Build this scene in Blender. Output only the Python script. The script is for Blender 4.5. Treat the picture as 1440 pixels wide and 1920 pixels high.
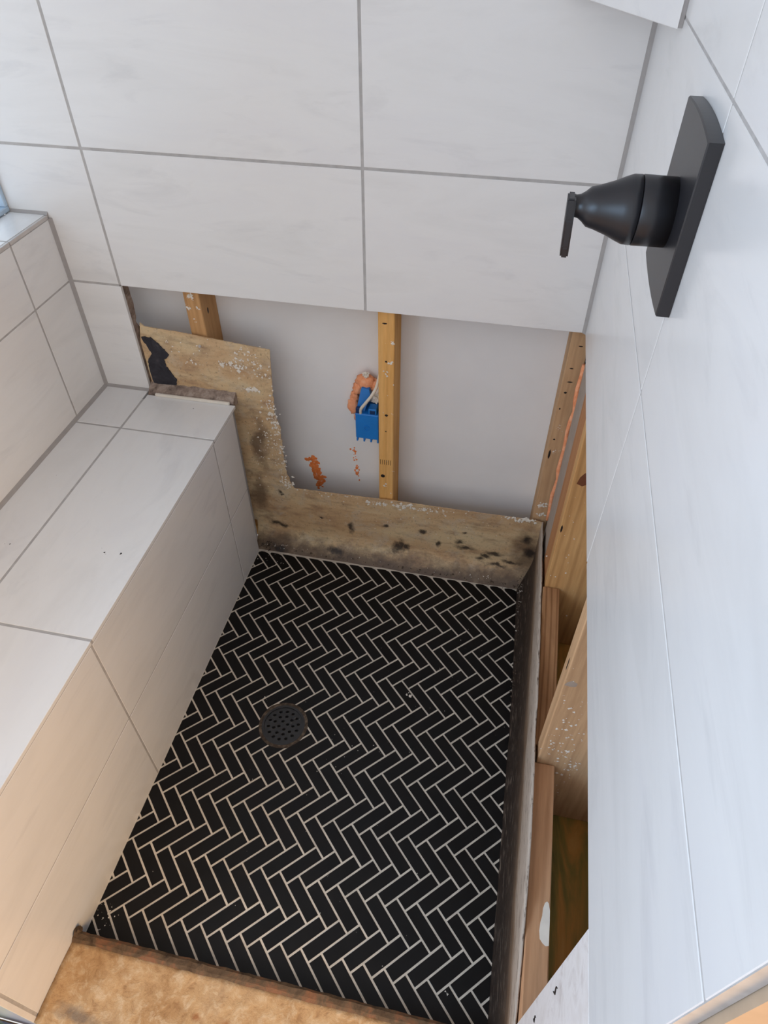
import bpy, bmesh, math, random
from mathutils import Vector, Matrix, noise

random.seed(11)
S = bpy.context.scene
for o in list(bpy.data.objects):
    bpy.data.objects.remove(o, do_unlink=True)

# ------------------------------------------------------------------ camera
cd = bpy.data.cameras.new('camera')
cd.sensor_fit = 'AUTO'
cd.sensor_width = 36.0
cd.lens = 1277.92 / 1920 * 36.0
cd.clip_start = 0.01
cam = bpy.data.objects.new('camera', cd)
cam.location = (-0.1611, -1.4068, 1.6356)
cam.rotation_euler = (math.radians(45.307), math.radians(0.0256), math.radians(11.7247))
S.collection.objects.link(cam)
S.camera = cam

# ------------------------------------------------------------------ world, lamps, exposure
WORLD_COL, WORLD_STR = (0.965, 0.98, 1.0), 0.88
WINDOW_COL, WINDOW_STR = (0.70, 0.85, 1.0), 0.75
w = bpy.data.worlds.new('world')
S.world = w
w.use_nodes = True
w.node_tree.nodes['Background'].inputs[0].default_value = (*WORLD_COL, 1)
w.node_tree.nodes['Background'].inputs[1].default_value = WORLD_STR

ld = bpy.data.lights.new('bathroom_lamp', 'AREA')       # warm vanity lamp in the room behind the right wall's end
ld.shape = 'DISK'
ld.size = 0.8
ld.energy = 21
ld.color = (1.0, 0.56, 0.17)
lamp = bpy.data.objects.new('bathroom_lamp', ld)
lamp.location = (0.95, -2.06, 1.10)
lamp.rotation_euler = (Vector((-0.85, -0.95, 0.20)) - lamp.location).to_track_quat('-Z', 'Y').to_euler()
S.collection.objects.link(lamp)

ld2 = bpy.data.lights.new('added_cool_light', 'AREA')   # added unseen cool area light, left behind the camera, turns the right wall bluish
ld2.shape = 'RECTANGLE'
ld2.size, ld2.size_y = 1.0, 1.1
ld2.energy = 38
ld2.color = (0.46, 0.70, 1.0)
wl = bpy.data.objects.new('added_cool_light', ld2)
wl.location = (-2.1, -2.3, 1.75)
wl.rotation_euler = (Vector((0.0, -0.7, 0.9)) - wl.location).to_track_quat('-Z', 'Y').to_euler()
S.collection.objects.link(wl)

S.view_settings.view_transform = 'Standard'
S.view_settings.look = 'None'
S.view_settings.gamma = 1.0
S.view_settings.use_curve_mapping = False
S.view_settings.exposure = 0.14

# ------------------------------------------------------------------ helpers
COL = S.collection


def tag(o, label=None, cat=None, group=None, kind=None):
    if label: o['label'] = label
    if cat: o['category'] = cat
    if group: o['group'] = group
    if kind: o['kind'] = kind
    return o


def wloc(o):
    v = Vector(o.location)
    while o.parent:
        o = o.parent
        v = v + Vector(o.location)
    return v


def link(name, me, parent=None, loc=(0, 0, 0), rot=None):
    o = bpy.data.objects.new(name, me)
    COL.objects.link(o)
    loc = Vector(loc)
    if parent:
        o.parent = parent
        loc = loc - wloc(parent)
    o.location = loc
    if rot: o.rotation_euler = rot
    return o


def empty(name, loc):
    return link(name, None, None, loc)


def bm_obj(name, bm, mat, parent=None, smooth=False, centre=True):
    """mesh object from a world-space bmesh; its origin goes to the middle of its base"""
    bmesh.ops.recalc_face_normals(bm, faces=bm.faces)
    c = Vector((0, 0, 0))
    if centre and bm.verts:
        xs = [v.co.x for v in bm.verts]; ys = [v.co.y for v in bm.verts]; zs = [v.co.z for v in bm.verts]
        c = Vector(((min(xs) + max(xs)) / 2, (min(ys) + max(ys)) / 2, min(zs)))
        bmesh.ops.translate(bm, vec=-c, verts=bm.verts)
    me = bpy.data.meshes.new(name)
    bm.to_mesh(me)
    bm.free()
    if mat: me.materials.append(mat)
    if smooth:
        for p in me.polygons: p.use_smooth = True
    return link(name, me, parent, c)


def box(bm, x0, x1, y0, y1, z0, z1, bev=0.0):
    x0, x1 = sorted((x0, x1)); y0, y1 = sorted((y0, y1)); z0, z1 = sorted((z0, z1))
    r = bmesh.ops.create_cube(bm, size=1.0)
    vs = r['verts']
    for v in vs:
        v.co = Vector(((x0 + x1) / 2 + v.co.x * (x1 - x0), (y0 + y1) / 2 + v.co.y * (y1 - y0), (z0 + z1) / 2 + v.co.z * (z1 - z0)))
    if bev:
        es = list({e for v in vs for e in v.link_edges})
        bmesh.ops.bevel(bm, geom=es, offset=bev, segments=1, affect='EDGES', profile=0.5)


def box_obj(name, b, mat, parent=None, bev=0.0):
    bm = bmesh.new()
    box(bm, *b, bev=bev)
    return bm_obj(name, bm, mat, parent)


def prism(bm, pts, f0, f1):
    """closed polygon pts; f0/f1 map a 2D point to the two ends"""
    a = [bm.verts.new(f0(*p)) for p in pts]
    b = [bm.verts.new(f1(*p)) for p in pts]
    bm.faces.new(a)
    bm.faces.new(b[::-1])
    n = len(pts)
    for i in range(n):
        bm.faces.new((a[i], b[i], b[(i + 1) % n], a[(i + 1) % n]))


def tube(bm, pts, r, seg=10, rr=None):
    rings = []
    pts = [Vector(p) for p in pts]
    for i, p in enumerate(pts):
        t = (pts[min(i + 1, len(pts) - 1)] - pts[max(i - 1, 0)]).normalized()
        u = t.orthogonal().normalized() if abs(t.y) > 0.95 else t.cross(Vector((0, 1, 0))).normalized()
        v = t.cross(u)
        ri = rr[i] if rr else r
        rings.append([bm.verts.new(p + u * ri * math.cos(2 * math.pi * k / seg) + v * ri * math.sin(2 * math.pi * k / seg)) for k in range(seg)])
    for a, b in zip(rings, rings[1:]):
        for k in range(seg):
            bm.faces.new((a[k], a[(k + 1) % seg], b[(k + 1) % seg], b[k]))
    bm.faces.new(rings[0][::-1])
    bm.faces.new(rings[-1])


def lathe_x(bm, prof, cy, cz, seg=48, cap=True):
    """revolve (x, r) profile about the x axis line through cy, cz"""
    rings = []
    for x, r in prof:
        rings.append([bm.verts.new((x, cy + r * math.cos(2 * math.pi * k / seg), cz + r * math.sin(2 * math.pi * k / seg))) for k in range(seg)])
    for a, b in zip(rings, rings[1:]):
        for k in range(seg):
            bm.faces.new((a[k], a[(k + 1) % seg], b[(k + 1) % seg], b[k]))
    if cap:
        bm.faces.new(rings[0][::-1])
        bm.faces.new(rings[-1])


def blob(bm, c, r, flat=(1, 1, 1), amp=0.35, sub=2, freq=2.2, seed=0):
    res = bmesh.ops.create_icosphere(bm, subdivisions=sub, radius=1.0)
    c = Vector(c)
    for v in res['verts']:
        n = v.co.normalized()
        d = 1 + amp * noise.noise(n * freq + Vector((seed * 3.1, seed * 1.7, seed)))
        v.co = c + Vector((n.x * r * d * flat[0], n.y * r * d * flat[1], n.z * r * d * flat[2]))


def chip(bm, c, r, flat):
    """small irregular crumb, 8 triangles"""
    c = Vector(c)
    ax = []
    for d in ((1, 0, 0), (-1, 0, 0), (0, 1, 0), (0, -1, 0), (0, 0, 1), (0, 0, -1)):
        k = r * random.uniform(0.5, 1.35)
        ax.append(bm.verts.new(c + Vector((d[0] * k * flat[0] + random.uniform(-.3, .3) * r * flat[0],
                                           d[1] * k * flat[1] + random.uniform(-.3, .3) * r * flat[1],
                                           d[2] * k * flat[2] + random.uniform(-.3, .3) * r * flat[2]))))
    for a in (0, 1):
        for b in (2, 3):
            for d in (4, 5):
                bm.faces.new((ax[a], ax[b], ax[d]))


# ------------------------------------------------------------------ materials
def srgb(r, g, b):
    f = lambda c: (c / 255 / 12.92) if c / 255 <= 0.04045 else ((c / 255 + 0.055) / 1.055) ** 2.4
    return (f(r), f(g), f(b), 1)


class M:
    def __init__(self, name, rough=0.5, spec=0.5):
        self.m = bpy.data.materials.new(name)
        self.m.use_nodes = True
        self.t = self.m.node_tree
        self.b = self.t.nodes['Principled BSDF']
        self.b.inputs['Roughness'].default_value = rough
        self.b.inputs['Specular IOR Level'].default_value = spec

    def n(self, typ, **kw):
        nd = self.t.nodes.new(typ)
        for k, v in kw.items(): setattr(nd, k, v)
        return nd

    def l(self, a, b):
        self.t.links.new(a, b)

    def coords(self, scale=(1, 1, 1), rand=True):
        tc = self.n('ShaderNodeTexCoord')
        mp = self.n('ShaderNodeMapping')
        mp.inputs['Scale'].default_value = scale
        self.l(tc.outputs['Object'], mp.inputs['Vector'])
        if not rand: return mp.outputs[0]
        oi = self.n('ShaderNodeObjectInfo')
        mu = self.n('ShaderNodeMath', operation='MULTIPLY')
        mu.inputs[1].default_value = 57.0
        self.l(oi.outputs['Random'], mu.inputs[0])
        ad = self.n('ShaderNodeVectorMath', operation='ADD')
        self.l(mp.outputs[0], ad.inputs[0])
        self.l(mu.outputs[0], ad.inputs[1])
        return ad.outputs[0]

    def noise(self, vec, scale, detail=5, rough=0.55, dist=0.0):
        nd = self.n('ShaderNodeTexNoise')
        nd.inputs['Scale'].default_value = scale
        nd.inputs['Detail'].default_value = detail
        nd.inputs['Roughness'].default_value = rough
        nd.inputs['Distortion'].default_value = dist
        self.l(vec, nd.inputs['Vector'])
        return nd.outputs['Fac']

    def ramp(self, fac, stops):
        r = self.n('ShaderNodeValToRGB')
        while len(r.color_ramp.elements) < len(stops): r.color_ramp.elements.new(0.5)
        for e, (p, c) in zip(r.color_ramp.elements, stops):
            e.position = p
            e.color = c if len(c) == 4 else (*c, 1)
        self.l(fac, r.inputs[0])
        return r.outputs[0]

    def mask(self, fac, lo, hi):
        r = self.n('ShaderNodeMapRange')
        r.inputs['From Min'].default_value = lo
        r.inputs['From Max'].default_value = hi
        self.l(fac, r.inputs['Value'])
        return r.outputs[0]

    def math(self, op, a, b=None):
        nd = self.n('ShaderNodeMath', operation=op)
        nd.use_clamp = False
        for i, v in enumerate((a, b)):
            if v is None: continue
            if isinstance(v, (int, float)): nd.inputs[i].default_value = v
            else: self.l(v, nd.inputs[i])
        return nd.outputs[0]

    def mix(self, fac, a, b, mode='MIX'):
        nd = self.n('ShaderNodeMix', data_type='RGBA', blend_type=mode)
        for i, v in ((0, fac), (6, a), (7, b)):
            if isinstance(v, (int, float)): nd.inputs[i].default_value = v
            elif isinstance(v, tuple): nd.inputs[i].default_value = v
            else: self.l(v, nd.inputs[i])
        return nd.outputs[2]

    def bump(self, h, strength=0.3, dist=0.002):
        nd = self.n('ShaderNodeBump')
        nd.inputs['Strength'].default_value = strength
        nd.inputs['Distance'].default_value = dist
        self.l(h, nd.inputs['Height'])
        self.l(nd.outputs[0], self.b.inputs['Normal'])

    def col(self, c):
        if isinstance(c, tuple): self.b.inputs['Base Color'].default_value = c
        else: self.l(c, self.b.inputs['Base Color'])
        return self


def tile_material(name, scale, skew=0.0):
    m = M(name, 0.22, 0.5)
    v = m.coords(scale)
    n1 = m.noise(v, 2.2, 5, 0.6, 0.5)
    n2 = m.noise(v, 4.0, 6, 0.62, 0.7)
    base = m.ramp(n1, [(0.25, srgb(220, 219, 218)), (0.5, srgb(229, 228, 227)), (0.75, srgb(224, 223, 224))])
    streak = m.ramp(n2, [(0.30, (0.86, 0.86, 0.87)), (0.44, (1, 1, 1)), (0.62, (1, 1, 1)), (0.78, (0.93, 0.93, 0.935))])
    m.col(m.mix(0.55, base, streak, 'MULTIPLY'))
    return m.m


TILE_X = tile_material('porcelain_along_x', (1.0, 3.0, 4.5))
TILE_Y = tile_material('porcelain_along_y', (3.0, 1.0, 4.5))
TILE_Z = tile_material('porcelain_along_z', (3.0, 4.0, 1.0))


def grout_material(name, c, v=0.12):
    m = M(name, 0.85, 0.2)
    n = m.noise(m.coords(rand=False), 45, 4)
    m.col(m.ramp(n, [(0.3, tuple(x * (1 - v) for x in c[:3])), (0.7, tuple(min(1, x * (1 + v)) for x in c[:3]))]))
    m.bump(m.noise(m.coords(rand=False), 400, 2), 0.2, 0.0005)
    return m.m


GROUT = grout_material('wall_grout', srgb(178, 175, 173))
CAULK = grout_material('grey_corner_caulk', srgb(164, 160, 158), 0.05)
FLOOR_GROUT = grout_material('floor_grout', srgb(204, 194, 180))

m = M('black_mosaic', 0.42, 0.22)
v = m.coords()
n = m.noise(v, 12, 5, 0.6)
m.col(m.ramp(n, [(0.35, srgb(10, 9, 10)), (0.65, srgb(19, 17, 17)), (0.85, srgb(32, 29, 27))]))
m.l(m.ramp(n, [(0.3, (0.34,) * 3), (0.8, (0.6,) * 3)]), m.b.inputs['Roughness'])
MOSAIC = m.m


def wood_material(name, axis, dark, light, rough=0.75, grain=1.0, streaks=0.5):
    m = M(name, rough, 0.25)
    sc = {'z': (9, 9, 0.7), 'y': (9, 0.7, 9), 'x': (0.7, 9, 9)}[axis]
    v = m.coords(sc)
    n1 = m.noise(v, 3.0, 4, 0.55, 1.2)
    wv = m.n('ShaderNodeTexWave', wave_type='BANDS', bands_direction='X' if axis != 'x' else 'Y')
    wv.inputs['Scale'].default_value = 1.6 * grain
    wv.inputs['Distortion'].default_value = 6.0
    wv.inputs['Detail'].default_value = 2.0
    wv.inputs['Detail Scale'].default_value = 0.8
    m.l(v, wv.inputs['Vector'])
    n2 = m.noise(v, 22, 3, 0.6)
    base = m.ramp(n1, [(0.3, dark), (0.7, light)])
    g = m.ramp(wv.outputs['Fac'], [(0.0, (0.62, 0.55, 0.5)), (0.45, (1, 1, 1)), (1.0, (1, 1, 1))])
    c = m.mix(streaks, base, g, 'MULTIPLY')
    f = m.ramp(n2, [(0.3, (0.82, 0.8, 0.78)), (0.6, (1, 1, 1))])
    m.col(m.mix(0.6, c, f, 'MULTIPLY'))
    m.bump(n2, 0.25, 0.001)
    return m.m


PINE = wood_material('pine_stud', 'z', srgb(224, 166, 94), srgb(242, 192, 124), streaks=0.2)
PINE_GRAIN = wood_material('pine_grain', 'z', srgb(196, 146, 92), srgb(216, 170, 114), grain=0.9, streaks=0.45)
PINE_DARK = wood_material('pine_brown', 'z', srgb(168, 112, 72), srgb(192, 138, 92), streaks=0.3)
PINE_DUSTY = wood_material('pine_dusty', 'z', srgb(190, 152, 114), srgb(212, 174, 134), streaks=0.25)
PINE_TAN = wood_material('pine_tan', 'z', srgb(186, 140, 92), srgb(208, 162, 112), streaks=0.3)
BLOCK_OLD = wood_material('weathered_blocking', 'y', srgb(150, 108, 72), srgb(192, 144, 102), grain=1.6, streaks=0.9)
BLOCK_NEW = wood_material('pale_blocking', 'y', srgb(190, 142, 104), srgb(212, 168, 130), streaks=0.35)

m = M('treated_plate', 0.6, 0.3)
v = m.coords((9, 1.2, 9), False)
n = m.noise(v, 2.2, 5, 0.6, 0.9)
m.col(m.ramp(n, [(0.32, srgb(96, 92, 48)), (0.46, srgb(150, 132, 66)), (0.58, srgb(204, 148, 74)), (0.8, srgb(222, 172, 98))]))
PLATE = m.m

m = M('drywall_paper', 0.9, 0.15)
n = m.noise(m.coords(rand=False), 5, 4)
m.col(m.ramp(n, [(0.3, srgb(234, 233, 234)), (0.7, srgb(241, 240, 240))]))
DRYWALL = m.m


def spots(m, pos, lst, warp=0.6, wscale=45, wv=None):
    """mask of stains: lst of (x, z, rx, rz) measured on the sheet itself"""
    nz = m.n('ShaderNodeTexNoise')
    nz.inputs['Scale'].default_value = wscale * 0.7
    nz.inputs['Detail'].default_value = 4
    m.l(pos, nz.inputs['Vector'])
    sub = m.n('ShaderNodeVectorMath', operation='SUBTRACT')
    m.l(nz.outputs['Color'], sub.inputs[0])
    sub.inputs[1].default_value = (.5, .5, .5)
    sca = m.n('ShaderNodeVectorMath', operation='SCALE')
    m.l(sub.outputs[0], sca.inputs[0])
    sca.inputs['Scale'].default_value = 1.6 / wscale
    add = m.n('ShaderNodeVectorMath', operation='ADD')
    m.l(pos, add.inputs[0])
    m.l(sca.outputs[0], add.inputs[1])
    sep = m.n('ShaderNodeSeparateXYZ')
    m.l(add.outputs[0], sep.inputs[0])
    wn = m.noise(pos, wscale, 5, 0.7)
    tot = None
    for a, b, ra, rb in lst:
        dx = m.math('DIVIDE', m.math('SUBTRACT', sep.outputs[wv[0] if wv else 0], a), ra)
        dz = m.math('DIVIDE', m.math('SUBTRACT', sep.outputs[wv[1] if wv else 2], b), rb)
        d = m.math('SQRT', m.math('ADD', m.math('MULTIPLY', dx, dx), m.math('MULTIPLY', dz, dz)))
        d = m.math('ADD', d, m.math('MULTIPLY', m.math('SUBTRACT', wn, 0.5), warp * 3.2))
        k = m.mask(d, 1.15, 0.35)
        tot = k if tot is None else m.math('MAXIMUM', tot, k)
    return tot


def world_pos(m):
    return m.n('ShaderNodeNewGeometry').outputs['Position']


# fibreglass / liner sheet of the back wall: tan, stained with mould
m = M('stained_liner', 0.45, 0.4)
pos = world_pos(m)
st = m.n('ShaderNodeMapping')
st.inputs['Scale'].default_value = (0.45, 1, 1.3)
m.l(pos, st.inputs[0])
n1 = m.noise(st.outputs[0], 9, 5, 0.6, 0.6)
n2 = m.noise(st.outputs[0], 34, 5, 0.65)
n3 = m.noise(pos, 60, 5, 0.7)
base = m.ramp(n1, [(0.28, srgb(182, 144, 106)), (0.45, srgb(204, 170, 130)), (0.6, srgb(214, 188, 148)), (0.78, srgb(200, 186, 156))])
base = m.mix(m.math('MULTIPLY', m.mask(n2, 0.50, 0.74), 0.75), base, srgb(146, 114, 90))
base = m.mix(m.math('MULTIPLY', m.mask(m.noise(pos, 16, 6, 0.7, 0.5), 0.52, 0.68), 0.55), base, srgb(196, 182, 162))
n4 = m.noise(pos, 90, 4, 0.75)
base = m.mix(m.math('MULTIPLY', m.mask(n4, 0.55, 0.75), 0.6), base, srgb(112, 84, 62))
base = m.mix(m.math('MULTIPLY', m.mask(m.noise(pos, 75, 4, 0.8), 0.60, 0.72), 0.5), base, srgb(222, 208, 182))
dirt = spots(m, pos, [(-0.80, 0.02, .10, .035), (-0.60, 0.0, .2, .03), (-0.3, 0.0, .35, .03), (-0.02, 0.1, .05, .13), (-0.10, 0.0, .12, .04), (-0.82, 0.40, .03, .12), (-0.84, 0.2, .03, .1)], 0.45, 18)
base = m.mix(m.math('MULTIPLY', dirt, 0.8), base, srgb(104, 82, 64))
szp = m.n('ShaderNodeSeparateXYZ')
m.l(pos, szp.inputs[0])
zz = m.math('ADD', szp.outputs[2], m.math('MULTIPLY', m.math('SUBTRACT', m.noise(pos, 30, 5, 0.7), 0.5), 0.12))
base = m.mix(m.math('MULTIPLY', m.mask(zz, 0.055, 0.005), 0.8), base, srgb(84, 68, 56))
speck = m.mask(m.noise(pos, 150, 3, 0.7), 0.62, 0.70)
base = m.mix(m.math('MULTIPLY', speck, 0.55), base, srgb(70, 54, 44))
mould = spots(m, pos, [(-0.205, 0.10, .035, .012), (-0.14, 0.075, .02, .012), (-0.40, 0.075, .012, .022), (-0.41, 0.062, .026, .022), (-0.385, 0.07, .014, .015), (-0.609, 0.02, .030, .012), (-0.804, 0.085, .028, .010), (-0.785, 0.08, .02, .012),
                       (-0.561, 0.115, .012, .026), (-0.448, 0.140, .013, .007), (-0.335, 0.145, .012, .011), (-0.222, 0.122, .016, .010),
                       (-0.028, 0.172, .016, .020), (-0.015, 0.118, .024, .026), (-0.154, 0.062, .016, .008), (-0.060, 0.068, .03, .008),
                       (-0.118, 0.092, .03, .010), (-0.285, 0.098, .007, .018), (-0.651, 0.140, .008, .006), (-0.779, 0.225, .008, .010),
                       (-0.211, 0.166, .007, .005), (-0.795, 0.008, .03, .012), (-0.775, 0.215, .006, .006), (-0.10, 0.05, .03, .008)], 0.42, 60)
base = m.mix(m.math('MULTIPLY', mould, 0.9), base, srgb(34, 28, 28))
scum = m.mask(m.noise(pos, 34, 6, 0.75), 0.60, 0.70)
hi = spots(m, pos, [(-0.81, 0.66, .10, .05), (-0.79, 0.5, .06, .09), (-0.42, 0.235, .16, .020), (-0.06, 0.25, .06, .02), (-0.77, 0.36, .03, .1), (-0.86, 0.6, .2, .1)], 0.35, 25)
base = m.mix(m.math('MULTIPLY', m.math('MULTIPLY', scum, hi), 0.8), base, srgb(232, 222, 204))
m.col(base)
m.bump(n3, 0.5, 0.0015)
LINER = m.m

# right-hand liner flap: foot darkened by grime and by painted shade, pale film above
m = M('grimy_flap', 0.6, 0.3)
pos = world_pos(m)
sep = m.n('ShaderNodeSeparateXYZ')
m.l(pos, sep.inputs[0])
mp = m.n('ShaderNodeMapping')
mp.inputs['Scale'].default_value = (6, 1, 6)
m.l(pos, mp.inputs[0])
n1 = m.noise(mp.outputs[0], 9, 5, 0.6)
n2 = m.noise(mp.outputs[0], 30, 4, 0.6)
h = m.math('ADD', sep.outputs[2], m.math('MULTIPLY', m.math('SUBTRACT', n1, 0.5), 0.10))
c = m.ramp(h, [(0.04, srgb(48, 38, 32)), (0.14, srgb(74, 58, 46)), (0.19, srgb(128, 104, 82)), (0.23, srgb(180, 164, 148)), (0.4, srgb(196, 184, 172))])
c = m.mix(m.mask(n2, 0.56, 0.66), c, srgb(110, 96, 84))
m.col(c)
m.bump(n2, 0.5, 0.0015)
FLAP = m.m


def rubble_material(name, stops, scale=30, rough=0.9):
    m = M(name, rough, 0.2)
    pos = world_pos(m)
    a = m.noise(pos, scale, 6, 0.7, 0.4)
    m.col(m.ramp(a, stops))
    m.bump(m.noise(pos, scale * 4, 4, 0.7), 0.6, 0.002)
    return m.m


MORTAR = rubble_material('old_thinset', [(0.3, srgb(96, 82, 76)), (0.5, srgb(150, 132, 120)), (0.62, srgb(172, 156, 144)), (0.75, srgb(112, 96, 88))], 40)
m = M('curb_mud', 0.9, 0.15)
pos = world_pos(m)
n1 = m.noise(pos, 9, 6, 0.65, 0.6)
n2 = m.noise(pos, 40, 6, 0.75, 0.3)
c = m.ramp(n1, [(0.30, srgb(170, 130, 88)), (0.5, srgb(198, 160, 116)), (0.70, srgb(182, 150, 114))])
c = m.mix(m.math('MULTIPLY', m.mask(n2, 0.50, 0.66), 0.6), c, srgb(224, 200, 166))
c = m.mix(m.math('MULTIPLY', m.mask(n2, 0.46, 0.34), 0.55), c, srgb(140, 100, 66))
rust = spots(m, pos, [(-0.50, -1.255, .012, .020), (-0.535, -1.275, .010, .008), (-0.56, -1.24, .006, .006), (-0.33, -1.22, .03, .02)], 0.4, 40, (0, 1))
c = m.mix(m.math('MULTIPLY', rust, 0.7), c, srgb(150, 88, 48))
grey = spots(m, pos, [(-0.78, -1.285, .05, .014), (-0.44, -1.285, .02, .018), (-0.62, -1.29, .08, .01)], 0.5, 30, (0, 1))
c = m.mix(m.math('MULTIPLY', grey, 0.75), c, srgb(120, 106, 94))
m.col(c)
m.bump(n2, 0.9, 0.004)
CURB_MUD = m.m
CURB_EDGE = rubble_material('curb_edge', [(0.3, srgb(66, 50, 38)), (0.48, srgb(104, 84, 64)), (0.6, srgb(134, 92, 66)), (0.75, srgb(120, 100, 78))], 28)
GRIME = rubble_material('grime', [(0.3, srgb(40, 34, 30)), (0.5, srgb(78, 66, 56)), (0.65, srgb(116, 102, 88)), (0.8, srgb(60, 50, 44))], 60)
TAR = rubble_material('tar_paper', [(0.3, srgb(38, 37, 42)), (0.6, srgb(60, 58, 64)), (0.8, srgb(104, 92, 92))], 24, 0.7)


def plain(name, c, rough=0.5, spec=0.5, metal=0.0, var=0.08, scale=30):
    m = M(name, rough, spec)
    m.b.inputs['Metallic'].default_value = metal
    n = m.noise(m.coords(rand=False), scale, 3)
    m.col(m.ramp(n, [(0.3, tuple(x * (1 - var) for x in c[:3])), (0.7, tuple(min(1, x * (1 + var)) for x in c[:3]))]))
    return m.m


MATTE_BLACK = plain('matte_black_metal', srgb(38, 38, 42), 0.36, 0.5, 0.0, 0.05)
BLUE = plain('blue_plastic', srgb(28, 122, 204), 0.4, 0.5, 0, 0.05)
BLUE_SHADE = plain('blue_plastic_shade', srgb(12, 50, 96), 0.5, 0.4, 0, 0.05)  # darker copy of the blue, stands in for shade in the openings
FOAM = rubble_material('orange_foam', [(0.3, srgb(232, 140, 94)), (0.55, srgb(250, 172, 128)), (0.8, srgb(254, 204, 170))], 50, 0.8)
ORANGE = rubble_material('orange_foam_smear', [(0.3, srgb(222, 112, 52)), (0.6, srgb(244, 146, 84)), (0.8, srgb(246, 172, 122))], 90, 0.8)
CABLE = plain('cable_white', srgb(226, 216, 200), 0.5)
PLASTER = plain('plaster_white', srgb(232, 224, 212), 0.9, 0.2, 0, 0.06)
IRON = plain('rusty_iron', srgb(40, 34, 32), 0.6, 0.4, 0.3, 0.2)
VINYL = plain('window_vinyl', srgb(176, 196, 214), 0.35)
TRIM = plain('edge_profile', srgb(196, 190, 186), 0.35, 0.5, 0.3)
PAINT = plain('wall_end_paint', srgb(178, 156, 132), 0.7, 0.3)
DRAIN_DARK = plain('drain_plastic', srgb(34, 34, 36), 0.4, 0.5, 0, 0.2, 60)
DRAIN_PIT = plain('drain_pit', srgb(8, 8, 8), 0.8)
KNOT = plain('pine_knot', srgb(112, 62, 34), 0.6)
GREY_STAIN_SHADE = plain('stain_shade_grey', srgb(168, 152, 138), 0.8)  # one grey for a stud stain and for shade painted on the corner post
FLOOR_OUT = plain('bathroom_floor', srgb(196, 150, 104), 0.5)

m = M('window_pane_daylight', 0.3)
m.col((0.8, 0.9, 1, 1))
m.b.inputs['Emission Color'].default_value = (*WINDOW_COL, 1)
m.b.inputs['Emission Strength'].default_value = WINDOW_STR
PANE = m.m

m = M('printed_bag', 0.35)
n = m.noise(m.coords(rand=False), 9, 2, 0.4, 0.6)
m.col(m.ramp(n, [(0.36, srgb(24, 84, 170)), (0.46, srgb(40, 110, 190)), (0.49, srgb(200, 220, 220)), (0.52, srgb(110, 180, 60)), (0.60, srgb(226, 204, 40))]))
for nd in m.t.nodes:
    if nd.type == 'VALTORGB': nd.color_ramp.interpolation = 'LINEAR'
BAG = m.m

m = M('smeared_tile', 0.5, 0.4)
pos = world_pos(m)
n = m.noise(pos, 22, 6, 0.7, 0.5)
m.col(m.ramp(n, [(0.3, srgb(196, 188, 184)), (0.5, srgb(224, 220, 218)), (0.7, srgb(210, 204, 200))]))
m.bump(n, 0.4, 0.001)
SMEAR = m.m

# ------------------------------------------------------------------ dimensions
XB, ZB, XW = -0.8567, 0.554, -1.243        # bench face, bench top, left wall
Z0, Z1, Z2 = 0.859, 1.167, 1.4715          # tile courses on the walls
G = 0.0029                                  # half grout joint
TH = 0.009                                  # tile thickness
XG = -1.337                                 # window plane
YEND = -1.295                               # near end of the right wall
TOP = 2.40


def tiles_y0(parent, xs, zs, mat, rev=0.0):
    """tiles on the back wall plane y = 0"""
    for x0, x1 in zip(xs, xs[1:]):
        for z0, z1 in zip(zs, zs[1:]):
            box_obj('tile', (x0 + G, x1 - G, 0, TH, z0 + G, z1 - G), mat, parent, 0.0012)


# ------------------------------------------------------------------ back wall
bm = bmesh.new()
box(bm, XG - 0.02, -0.0005, 0.0007, 0.0215, Z0 + 0.0022, TOP)
box(bm, XW - 0.10, -1.1135, 0.0007, 0.0215, 0.0, Z0 + 0.0022)
wall_back = tag(bm_obj('wall_back', bm, GROUT), 'back shower wall of large pale tiles, cut open along its foot', 'wall', kind='structure')
rows = [Z0, Z1, Z2, 1.78, 2.09, TOP]
for x0, x1 in ((-0.4971, -0.0005), (-1.1110, -0.4971), (XG - 0.015, -1.1110)):
    for z0, z1 in zip(rows, rows[1:]):
        box_obj('tile', (x0 + G, x1 - G, 0, TH, z0 + (G if z0 > Z0 or x1 < -1.0 else 0.0), z1 - G), TILE_X, wall_back, 0.0006)
box_obj('tile', (XW + 0.001, -1.1110, 0, TH, ZB + 0.003, Z0 - G), TILE_X, wall_back, 0.0006)
# cut edge of the backer board beside the opening (ragged)
prof = [(0.0095, 0.857), (0.034, 0.853), (0.033, 0.835), (0.035, 0.80), (0.033, 0.767), (0.024, 0.746), (0.040, 0.722), (0.035, 0.698), (0.046, 0.668),
        (0.036, 0.627), (0.034, 0.595), (0.033, 0.562), (0.030, 0.548), (0.0095, 0.548)]
fine = []
for (a, b), (c, d) in zip(prof, prof[1:] + prof[:1]):
    for k in range(4):
        t = k / 4
        j = random.uniform(-.0016, .0016) if 0.55 < b < 0.855 and a > 0.02 else 0
        fine.append((a + (c - a) * t + j, b + (d - b) * t))
bm = bmesh.new()
prism(bm, fine, lambda y, z: (-1.1115, y, z), lambda y, z: (-1.1135 - 0.05, y, z))
bm_obj('backer_board', bm, MORTAR, wall_back)
# ------------------------------------------------------------------ drywall of the rooms beyond
tag(box_obj('wall_far', (-1.45, 0.192, 0.111, 0.124, -0.06, TOP), DRYWALL), 'white drywall sheet seen through the opened back wall', 'wall', kind='structure')
tag(box_obj('wall_adjacent', (0.180, 0.192, YEND, 0.111, -0.06, TOP), DRYWALL), 'drywall closing the far side of the opened right wall', 'wall', kind='structure')

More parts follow.
